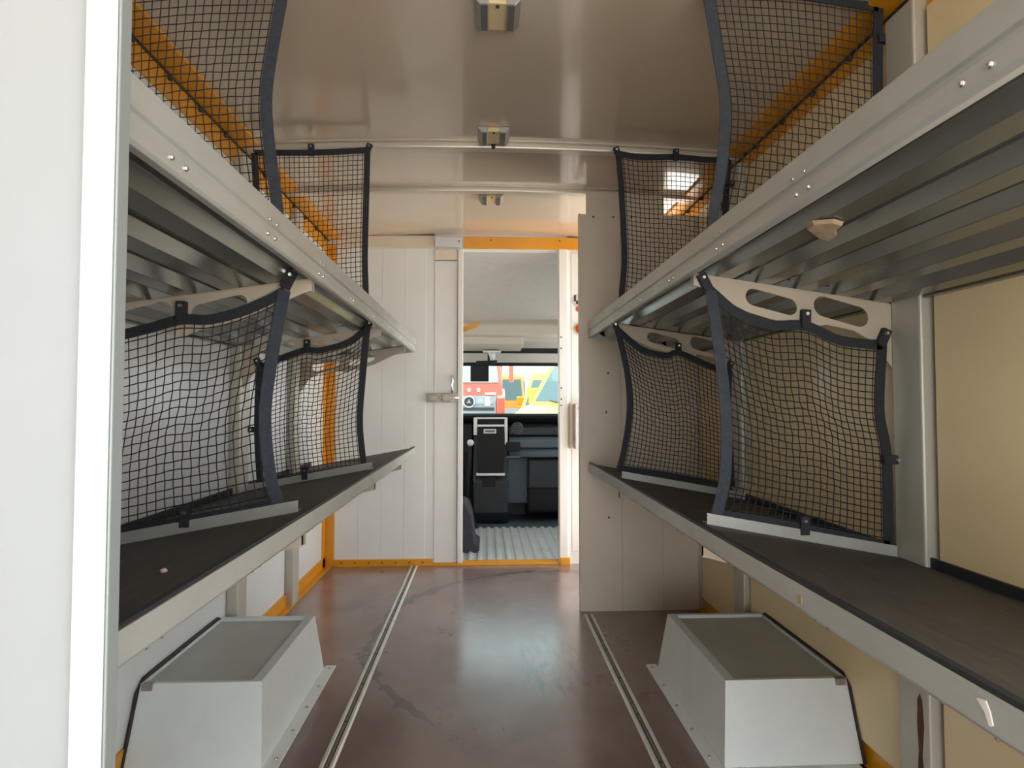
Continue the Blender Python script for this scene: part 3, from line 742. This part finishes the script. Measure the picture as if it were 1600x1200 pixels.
def lump(name, pts, thick, m, label, cat, normal='z'):
    """irregular thin torn piece built from an outline"""
    mb = MB(); n_ = len(pts); c = Vector((0, 0, 0))
    for p in pts: c += Vector(p)
    c /= n_
    nv = Vector(normal)
    vs = [Vector(p) for p in pts] + [Vector(p) * 0.88 + c * 0.12 + nv * thick for p in pts] + [c + nv * thick * 1.25]
    fs = [tuple(range(n_))] + [(i, (i+1) % n_, n_ + (i+1) % n_, n_ + i) for i in range(n_)] + [(n_ + i, n_ + (i+1) % n_, 2*n_) for i in range(n_)]
    mb.add(vs, fs); o = mb.build(name, m, None)
    return tag(o, label, cat)
zz = lambda x: 1.400 - 0.145 * (x - 0.5) - 0.0700
lump('foam_scrap', [(0.570, 0.993, zz(0.570)), (0.594, 0.970, zz(0.594)), (0.616, 0.976, zz(0.616)), (0.622, 1.010, zz(0.622)), (0.639, 1.033, zz(0.639)), (0.644, 1.070, zz(0.644)), (0.619, 1.061, zz(0.619)), (0.594, 1.040, zz(0.594)), (0.576, 1.027, zz(0.576))], 0.006, 'scrap', 'torn beige foam scrap stuck under the right upper shelf', 'scrap', (0.1, 0, -1))
lump('sticker_residue', [(0.499, 0.586, 0.702), (0.499, 0.574, 0.705), (0.499, 0.569, 0.696), (0.499, 0.566, 0.684), (0.499, 0.571, 0.681), (0.499, 0.576, 0.692)], 0.0012, 'residue', 'white scrap of peeled label on the right lower shelf edge', 'scrap', (-1, 0, 0))
lump('sticker_residue', [(0.4995, 0.930, 0.694), (0.4995, 0.918, 0.697), (0.4995, 0.916, 0.684), (0.4995, 0.928, 0.682)], 0.001, 'scrap', 'small tan smear on the right lower shelf edge', 'scrap', (-1, 0, 0))
zm = lambda x: 0.757 - 0.178 * (abs(x) - 0.395) - 0.003
o = MB().ball((-0.505, 0.96, zm(-0.505) + 0.003), 0.005, 8, 6, (1.2, 1, 0.8)).build('pebble', 'pebble', None, smooth=True)
tag(o, 'tiny pinkish pebble lying on the left shelf mat', 'pebble')

# ------------------------------------------------------------------ cab
cf = struct('floor_cab', MB().box(-1.05, 1.12, 3.76, 5.40, -0.05, -0.004), 'cab_rib_dark', 'dark cab floor beyond the doorway', 'floor')
mb = MB(); pts = []
x = -0.26; k = 0
while x < 0.95:
    pts += [(x, 0.0), (x + 0.018, 0.0), (x + 0.030, 0.012), (x + 0.044, 0.012), (x + 0.060, 0.0)]; x += 0.062
mb.prism(pts + [(x, -0.004), (-0.26, -0.004)], 'y', 3.765, 4.775)
o = mb.build('ribbed_plate', 'cab_rib', cf); o['kind'] = 'stuff'
struct('ceiling_cab', MB().prism([(3.76, 1.975), (4.0, 1.96), (4.60, 1.665), (4.62, 1.70), (4.62, 2.12), (3.76, 2.12)], 'x', -1.05, 1.12), 'cab_liner', 'grey cab headliner sloping down to the windscreen', 'ceiling')
def cab_side(name, x0, x1, label):
    struct(name, MB().box(x0, x1, 3.76, 5.40, -0.05, 0.92).box(x0, x1, 3.76, 4.05, 0.92, 2.1).box(x0, x1, 4.05, 5.25, 1.50, 2.1).prism([(5.40, 0.92), (5.30, 0.92), (5.0, 1.50), (5.12, 1.50)], 'x', x0, x1), 'cab_liner', label, 'wall')
cab_side('wall_cab_left', -1.08, -1.05, 'left side of the cab with its door window')
cab_side('wall_cab_right', 1.12, 1.15, 'right side of the cab with its door window')
struct('wall_cab_front', MB().box(-1.05, 1.12, 5.38, 5.41, -0.05, 0.895), 'cab_dark', 'dark firewall below the dashboard', 'wall')
t = thing('overhead_locker', 'beige overhead locker above the windscreen', 'locker', (0.03, 4.8, 1.46))
MB().prism([(4.60, 1.66), (4.58, 1.62), (4.60, 1.545), (4.64, 1.53), (5.06, 1.50), (5.10, 1.53), (5.10, 1.70), (4.64, 1.70)], 'x', -1.04, 1.11).build('body', 'cab_shelf', t, 0.008)
MB().prism([(4.63, 1.53), (4.66, 1.475), (4.70, 1.465), (4.97, 1.445), (4.97, 1.505)], 'x', -1.04, 0.30).build('lower_tray', 'cab_shelf', t, 0.006)
MB().prism([(4.68, 1.53), (4.70, 1.50), (4.97, 1.47), (4.97, 1.505)], 'x', 0.30, 1.11).build('lower_tray', 'cab_liner', t, 0.006)
for a, b, lab in ((-0.98, 0.02, 'grey sun visor on the left above the windscreen'), (0.06, 1.06, 'grey sun visor on the right above the windscreen')):
    t = thing('sun_visor', lab, 'sun visor', ((a + b) / 2, 5.03, 1.36), 'sun visors')
    MB().prism([(4.99, 1.43), (5.02, 1.355), (5.04, 1.35), (5.02, 1.43)], 'x', a, b).build('flap', 'cab_liner', t, 0.006)
    for x_ in (a + 0.06, b - 0.06): MB().tube([(x_, 5.01, 1.425), (x_, 5.01, 1.46)], 0.006, 6).build('hinge', 'black', t)
struct('trim_12', MB().prism([(5.07, 1.36), (5.14, 1.33), (5.16, 1.50), (5.07, 1.50)], 'x', -1.05, 1.12), 'cab_dark', 'dark header rail along the top of the windscreen', 'trim')
struct('window_1', MB().prism([(5.375, 0.90), (5.381, 0.903), (5.146, 1.355), (5.140, 1.352)], 'x', -1.04, 1.11), 'glass', 'windscreen of the cab looking out on parked vehicles', 'window')
t = thing('rear_view_camera_screen', 'black screen hanging from a white mount inside the windscreen', 'screen', (0.0, 4.9, 1.18))
MB().box(-0.122, 0.030, 4.885, 4.925, 1.185, 1.318).build('screen', 'cab_black', t, 0.006)
MB().prism([(-0.085, 1.318), (0.035, 1.318), (0.100, 1.350), (0.100, 1.362), (-0.075, 1.356)], 'y', 4.89, 4.95).build('bracket', 'cab_black', t, 0.004)
MB().tube([(0.062, 4.92, 1.345), (0.060, 4.92, 1.40), (0.055, 4.90, 1.428)], [0.020, 0.026, 0.034], 10).build('mount', 'plastic_white', t, smooth=True)
MB().box(-0.02, 0.13, 4.84, 4.96, 1.424, 1.440).build('mount_base', 'plastic_white', t, 0.004)
t = thing('grab_strap', 'yellow grab strap under the cab roof', 'strap', (-0.12, 4.4, 1.55))
MB().prism([(-0.36, 1.455), (-0.055, 1.580), (-0.045, 1.605), (-0.06, 1.615), (-0.36, 1.500)], 'y', 4.40, 4.412).build('strap', 'yellow', t, 0.003)
MB().box(-0.40, -0.34, 4.39, 4.42, 1.45, 1.78).build('anchor', 'cab_liner', t, 0.004)

t = thing('dashboard', 'dark blue-grey dashboard below the windscreen', 'dashboard', (0.03, 5.1, 0.0))
MB().prism([(5.378, 0.86), (5.378, 0.905), (5.20, 0.915), (5.02, 0.900), (4.97, 0.875), (4.965, 0.845), (5.03, 0.835), (5.378, 0.80)], 'x', -1.04, 1.11).build('top_pad', 'dash_pad', t, 0.01)
MB().prism([(5.03, 0.84), (4.99, 0.80), (4.985, 0.74), (5.00, 0.725), (5.378, 0.70), (5.378, 0.84)], 'x', 0.20, 1.11).build('upper_fascia', 'cab_dark', t, 0.006)
MB().prism([(4.99, 0.72), (4.945, 0.70), (4.94, 0.635), (4.96, 0.625), (5.36, 0.61), (5.36, 0.72)], 'x', 0.20, 1.11).build('fascia_band', 'cab_blue', t, 0.006)
MB().prism([(4.965, 0.622), (4.935, 0.60), (4.94, 0.555), (4.98, 0.545), (5.36, 0.54), (5.36, 0.622)], 'x', 0.20, 1.11).build('fascia_band', 'cab_blue', t, 0.006)
g = MB().prism([(4.985, 0.54), (4.965, 0.52), (4.985, 0.29), (5.02, 0.275), (5.30, 0.28), (5.30, 0.54)], 'x', 0.365, 1.05).build('glovebox', 'cab_dark', t, 0.01)
MB().box(0.62, 0.76, 4.962, 4.975, 0.485, 0.505).build('handle', 'cab_black', g, 0.003)
MB().prism([(5.04, 0.54), (5.06, 0.15), (5.34, 0.10), (5.34, 0.54)], 'x', 0.19, 0.37).build('side_panel', 'cab_blue', t, 0.01)
v = MB().disc((0.270, 4.995, 0.795), 0.055, 'y', -0.025, 20, 0.08).build('round_vent', 'cab_blue', t, 0.004)
MB().disc((0.270, 4.971, 0.795), 0.042, 'y', -0.004, 20).build('vent_core', 'cab_dark', v)
for k in range(3): MB().box(0.235, 0.305, 4.963, 4.968, 0.772 + k*0.021, 0.778 + k*0.021).build('vent_vane', 'cab_blue', v)
MB().box(0.175, 0.292, 4.88, 4.99, 0.605, 0.680).build('cup_holder', 'cab_black', t, 0.006)
MB().prism([(4.99, 0.575), (4.90, 0.570), (4.89, 0.552), (4.99, 0.535)], 'x', 0.175, 0.29).build('ash_tray', 'cab_blue', t, 0.004)
MB().prism([(5.00, 0.84), (4.95, 0.82), (4.93, 0.60), (4.98, 0.40), (5.36, 0.40), (5.36, 0.84)], 'x', -1.03, -0.105).build('driver_fascia', 'cab_black', t, 0.01)
MB().prism([(5.34, 0.30), (5.0, 0.30), (5.02, 0.08), (5.34, 0.0)], 'x', 0.36, 0.95).build('heater_box', 'cab_black', t, 0.02)
MB().prism([(4.93, 0.405), (4.90, 0.36), (4.92, 0.10), (4.99, 0.0), (5.36, 0.0), (5.36, 0.80), (4.965, 0.83)], 'x', -0.10, 0.195).build('centre_console', 'cab_dark', t, 0.012)
fr = MB().box(-0.096, -0.066, 4.918, 4.96, 0.74, 0.885).box(0.163, 0.187, 4.918, 4.96, 0.66, 0.885).box(-0.066, 0.163, 4.918, 4.96, 0.872, 0.885).box(-0.066, 0.163, 4.918, 4.96, 0.808, 0.828).build('radio_frame', 'cab_silver', t, 0.003)
MB().box(-0.064, 0.161, 4.935, 4.96, 0.829, 0.871).build('radio_slot', 'cab_black', t)
bx_ = MB().box(-0.062, 0.158, 4.88, 4.96, 0.432, 0.800).build('black_box', 'cab_black', t, 0.006)
pl = MB().box(-0.012, 0.092, 4.874, 4.881, 0.755, 0.792).build('name_plate', 'cab_silver', bx_, 0.003)
MB().box(0.0, 0.082, 4.871, 4.875, 0.765, 0.783).build('name_inset', 'lamp_dark', pl)
MB().box(-0.072, 0.165, 4.89, 4.93, 0.405, 0.430).build('lower_bar', 'cab_silver', t, 0.004)
MB().box(-0.02, 0.085, 4.885, 4.915, 0.315, 0.395).build('ash_tray', 'cab_black', t, 0.008)
t = thing('gear_lever', 'gear lever with white ball knob beside the console', 'gear lever', (-0.12, 4.72, 0.0))
MB().tube([(-0.15, 4.80, 0.0), (-0.14, 4.76, 0.35), (-0.118, 4.71, 0.68)], 0.012, 8).build('stick', 'cab_black', t, smooth=True)
MB().ball((-0.116, 4.705, 0.69), 0.027, 14, 10).build('knob', 'plastic_white', t, smooth=True)
MB().tube([(-0.15, 4.80, 0.0), (-0.147, 4.79, 0.12), (-0.143, 4.775, 0.24)], [0.09, 0.06, 0.025], 12).build('gaiter', 'cab_black', t, smooth=True)
t = thing('driver_seat', 'dark driver seat edge just inside the cab doorway', 'seat', (-0.40, 4.2, 0.0))
MB().box(-0.66, -0.17, 3.98, 4.42, -0.004, 0.26).build('pedestal', 'cab_black', t, 0.02)
MB().box(-0.68, -0.19, 3.95, 4.50, 0.26, 0.40).build('cushion', 'fabric_seat', t, 0.04, seg=4)
MB().prism([(3.92, 0.40), (4.08, 0.40), (4.00, 1.05), (3.86, 1.05)], 'x', -0.67, -0.20).build('backrest', 'fabric_seat', t, 0.04, seg=4)
MB().prism([(3.87, 1.07), (3.97, 1.07), (3.95, 1.27), (3.86, 1.27)], 'x', -0.55, -0.32).build('headrest', 'fabric_seat', t, 0.03, seg=4)
sc_ = MB().prism([(-0.17, -0.002), (-0.038, -0.002), (-0.036, 0.045), (-0.066, 0.060), (-0.076, 0.16), (-0.092, 0.25), (-0.118, 0.315), (-0.145, 0.332), (-0.17, 0.332)], 'y', 3.99, 4.30).build('side_cover', 'fabric_seat', t, 0.012, seg=3)

# ------------------------------------------------------------------ outside
GZ = -0.55
struct('ground', MB().box(-60, 60, -40, 80, GZ - 0.2, GZ), 'asphalt', 'grey yard ground outside', 'ground')

def local(root_loc, ang):
    """returns a transform from vehicle axes (x forward, y left, z up) to the world"""
    return Matrix.Translation(root_loc) @ Matrix.Rotation(ang, 4, 'Z')
def veh(name, label, loc, ang, cat, group):
    o = thing(name, label, cat, loc, group); o.rotation_euler = (0, 0, ang); ORG[o.name] = (0, 0, 0); return o
def side_prism(pts, y0, y1):   # (x,z) outline extruded across the vehicle, narrowed towards the roof
    n_ = len(pts); zmax = max(p[1] for p in pts)
    f = lambda p, s: (p[0], s * (1.0 - 0.10 * max(0, (p[1] - 1.1) / (zmax - 1.1 + 1e-6))), p[1])
    vs = [f(p, y0) for p in pts] + [f(p, y1) for p in pts]
    return MB().add(vs, [tuple(range(n_))[::-1], tuple(range(n_, 2*n_))] + [(i, (i+1) % n_, n_ + (i+1) % n_, n_ + i) for i in range(n_)])
def wheels(t, xs_, yw, r):
    for x in xs_:
        for s in (-1, 1):
            wv = MB().disc((x, s * yw, r), r, 'y', -s * 0.22, 24).build('wheel', 'tyre', t, 0.02)
            MB().disc((x, s * (yw + 0.004), r), r * 0.55, 'y', -s * 0.02, 16).build('hub', 'headlamp', wv)

def yellow_van(label, loc, ang, sc=1.0):
    t = veh('delivery_van', label, loc, ang, 'van', 'yellow vans parked outside'); t.scale = (sc, sc, sc)
    body = [(0.0, 0.35), (0.02, 0.75), (0.10, 0.98), (0.95, 1.28), (1.72, 2.20), (1.95, 2.42), (2.6, 2.58), (5.6, 2.60), (5.7, 2.5), (5.7, 0.35)]
    side_prism(body, -0.98, 0.98).build('body', 'van_yellow', t, 0.05, seg=3)
    a, b = Vector((0.98, 1.305)), Vector((1.73, 2.205)); nn = Vector((-(b.y - a.y), b.x - a.x)).normalized() * 0.012
    def wsh(p, q, y0, y1, y2, y3, name, m):
        P0 = a.lerp(b, p) + nn; P1 = a.lerp(b, q) + nn
        MB().add([(P0.x, y0, P0.y), (P0.x, y1, P0.y), (P1.x, y2, P1.y), (P1.x, y3, P1.y), (P0.x + 0.03, y0, P0.y - 0.03), (P0.x + 0.03, y1, P0.y - 0.03), (P1.x + 0.03, y2, P1.y - 0.03), (P1.x + 0.03, y3, P1.y - 0.03)],
                 [(0, 1, 2, 3), (4, 7, 6, 5), (0, 4, 5, 1), (1, 5, 6, 2), (2, 6, 7, 3), (3, 7, 4, 0)]).build(name, m, t)
    wsh(0.03, 0.97, -0.84, 0.84, 0.76, -0.76, 'windscreen', 'car_glass')
    for s in (-1, 1):
        MB().prism([(1.25, 1.36), (1.85, 2.05), (2.70, 2.05), (2.70, 1.36)], 'y', s * 0.955, s * 0.972).build('side_window', 'car_glass', t)
        MB().box(1.30, 1.42, s * 1.0 - 0.02, s * 1.22 if s > 0 else -0.98, 1.30, 1.62).build('mirror', 'van_yellow', t, 0.02) if s > 0 else MB().box(1.30, 1.42, -1.22, -0.98, 1.30, 1.62).build('mirror', 'van_yellow', t, 0.02)
        MB().box(-0.01, 0.16, s * 0.70 - 0.18, s * 0.70 + 0.18, 0.72, 0.95).build('headlamp', 'headlamp', t, 0.03)
        MB().tube([(0.90, s*0.1, 1.29), (1.02, s*0.5, 1.355)], 0.014, 6).build('wiper', 'black', t)
    MB().box(-0.05, 0.15, -0.99, 0.99, 0.28, 0.60).build('bumper', 'grille', t, 0.04)
    MB().box(-0.015, 0.06, -0.48, 0.48, 0.68, 0.88).build('grille', 'black', t, 0.02)
    wheels(t, (0.95, 4.5), 0.98, 0.36)
    return t
yellow_van('yellow van with sunlit bonnet nearest the windscreen on the right', (1.2, 12.6, GZ), R(50), 1.2)
yellow_van('second yellow van standing behind the one with the sunlit bonnet', (1.95, 20.0, GZ), R(70), 1.12)

t = veh('truck', 'red truck cab facing us with dark grille and round star emblem', (-0.70, 15.0, GZ), R(-90), 'truck', 'trucks parked outside')
side_prism([(0.0, 0.45), (0.06, 1.60), (-0.02, 2.06), (-0.40, 3.05), (-0.6, 3.2), (-2.0, 3.2), (-2.0, 0.45)], -1.19, 1.19).build('cab', 'truck_red', t, 0.05, seg=3)
MB().add([(0.02, -1.04, 2.10), (0.02, 1.04, 2.10), (-0.31, 0.95, 2.92), (-0.31, -0.95, 2.92), (-0.03, -1.04, 2.08), (-0.03, 1.04, 2.08), (-0.36, 0.95, 2.90), (-0.36, -0.95, 2.90)], [(0,1,2,3),(4,7,6,5),(0,4,5,1),(1,5,6,2),(2,6,7,3),(3,7,4,0)]).build('windscreen', 'truck_glass_reflection', t)
gr = MB().prism([(0.02, 0.75), (0.10, 0.80), (0.10, 1.62), (0.06, 1.76), (0.02, 1.76)], 'y', -0.98, 0.98).build('grille', 'grille', t, 0.02)
for k in range(5): MB().box(0.095, 0.135, -0.93, 0.93, 0.90 + k*0.16, 0.975 + k*0.16).build('slat', 'black' if k % 2 else 'grille', gr, 0.008)
def ring_star(cx, cy, cz, r):
    e = MB(); n_ = 28
    e.tube([(cx, cy + r*math.cos(2*math.pi*k/n_), cz + r*math.sin(2*math.pi*k/n_)) for k in range(n_ + 1)], r * 0.11, 8, False)
    for k in range(3):
        a = math.pi/2 + k * 2*math.pi/3
        tip = (cx, cy + r*math.cos(a), cz + r*math.sin(a)); l = (cx, cy + r*0.16*math.cos(a+1.05), cz + r*0.16*math.sin(a+1.05)); q = (cx, cy + r*0.16*math.cos(a-1.05), cz + r*0.16*math.sin(a-1.05))
        e.add([tip, l, q, (cx + 0.03, cy, cz), (cx - 0.01, cy, cz)], [(0, 1, 3), (0, 3, 2), (0, 4, 1), (0, 2, 4)])
    return e
MB().disc((0.136, 0.295, 1.60), 0.13, 'x', 0.012, 24).build('emblem_back', 'black', t)
ring_star(0.165, 0.295, 1.60, 0.135).build('star_emblem', 'chrome', t, smooth=True)
MB().box(0.10, 0.15, 0.69, 0.83, 1.50, 1.73).build('paper_plate', 'plate_beige', t, 0.004)
MB().box(0.045, 0.085, 0.70, 0.975, 1.78, 1.83).build('name_strip', 'sticker', t, 0.004)
for y_ in (0.26, 0.50): MB().box(0.045, 0.075, y_, y_ + 0.07, 1.86, 1.95).build('white_mark', 'sticker', t, 0.004)
MB().box(-0.05, 0.22, -1.22, 1.22, 0.35, 0.80).build('bumper', 'grille', t, 0.04)
for s in (-1, 1):
    MB().prism([(0.10, 0.95), (0.12, 1.70), (-0.25, 1.95), (-0.25, 0.95)], 'y', s*0.99, s*1.20).build('corner_panel', 'truck_red', t, 0.02)
    MB().box(-0.02, 0.225, s*0.90 - 0.2, s*0.90 + 0.2, 0.50, 0.72).build('headlamp', 'headlamp', t, 0.03)
    MB().box(0.0, 0.16, s*1.36 - 0.06, s*1.36 + 0.06, 2.1, 2.55).build('mirror', 'truck_red', t, 0.03)
    MB().tube([(-0.1, s*1.16, 2.75), (0.08, s*1.36, 2.6)], 0.02, 6).build('mirror_arm', 'black', t)
wheels(t, (-0.75, ), 1.15, 0.48)
MB().box(-6.5, -2.1, -1.2, 1.2, 1.0, 3.3).build('cargo_body', 'truck_red', t, 0.03)
MB().box(-6.5, -1.0, -0.5, 0.5, 0.55, 0.9).build('chassis', 'black', t)

t = veh('truck', 'orange truck cab behind the red truck and yellow vans', (0.80, 28.0, GZ), R(180 + 88), 'truck', 'trucks parked outside')
side_prism([(0.0, 0.5), (0.02, 1.7), (-0.25, 2.85), (-0.35, 3.0), (-2.0, 3.0), (-2.0, 0.5)], -1.1, 1.1).build('cab', 'truck_orange', t, 0.04, seg=2)
MB().add([(0.04, -0.98, 1.72), (0.04, 0.98, 1.72), (-0.20, 0.9, 2.72), (-0.20, -0.9, 2.72), (-0.02, -0.98, 1.70), (-0.02, 0.98, 1.70), (-0.26, 0.9, 2.7), (-0.26, -0.9, 2.7)], [(0,1,2,3),(4,7,6,5),(0,4,5,1),(1,5,6,2),(2,6,7,3),(3,7,4,0)]).build('windscreen', 'car_glass', t)
MB().box(-0.02, 0.06, -0.9, 0.9, 0.75, 1.35).build('grille', 'grille', t, 0.02)
MB().box(-0.1, 0.14, -1.12, 1.12, 0.35, 0.7).build('bumper', 'black', t, 0.03)
wheels(t, (-0.7, -4.6), 1.05, 0.48)
MB().box(-5.6, -2.1, -1.12, 1.12, 0.95, 2.9).build('cargo_body', 'truck_orange', t, 0.03)
for s in (-1, 1): MB().prism([(-0.35, 1.7), (-0.5, 2.65), (-1.3, 2.65), (-1.3, 1.7)], 'y', s*1.04, s*1.10).build('side_window', 'car_glass', t)
MB().box(-5.6, -0.6, -0.45, 0.45, 0.55, 0.9).build('chassis', 'black', t)
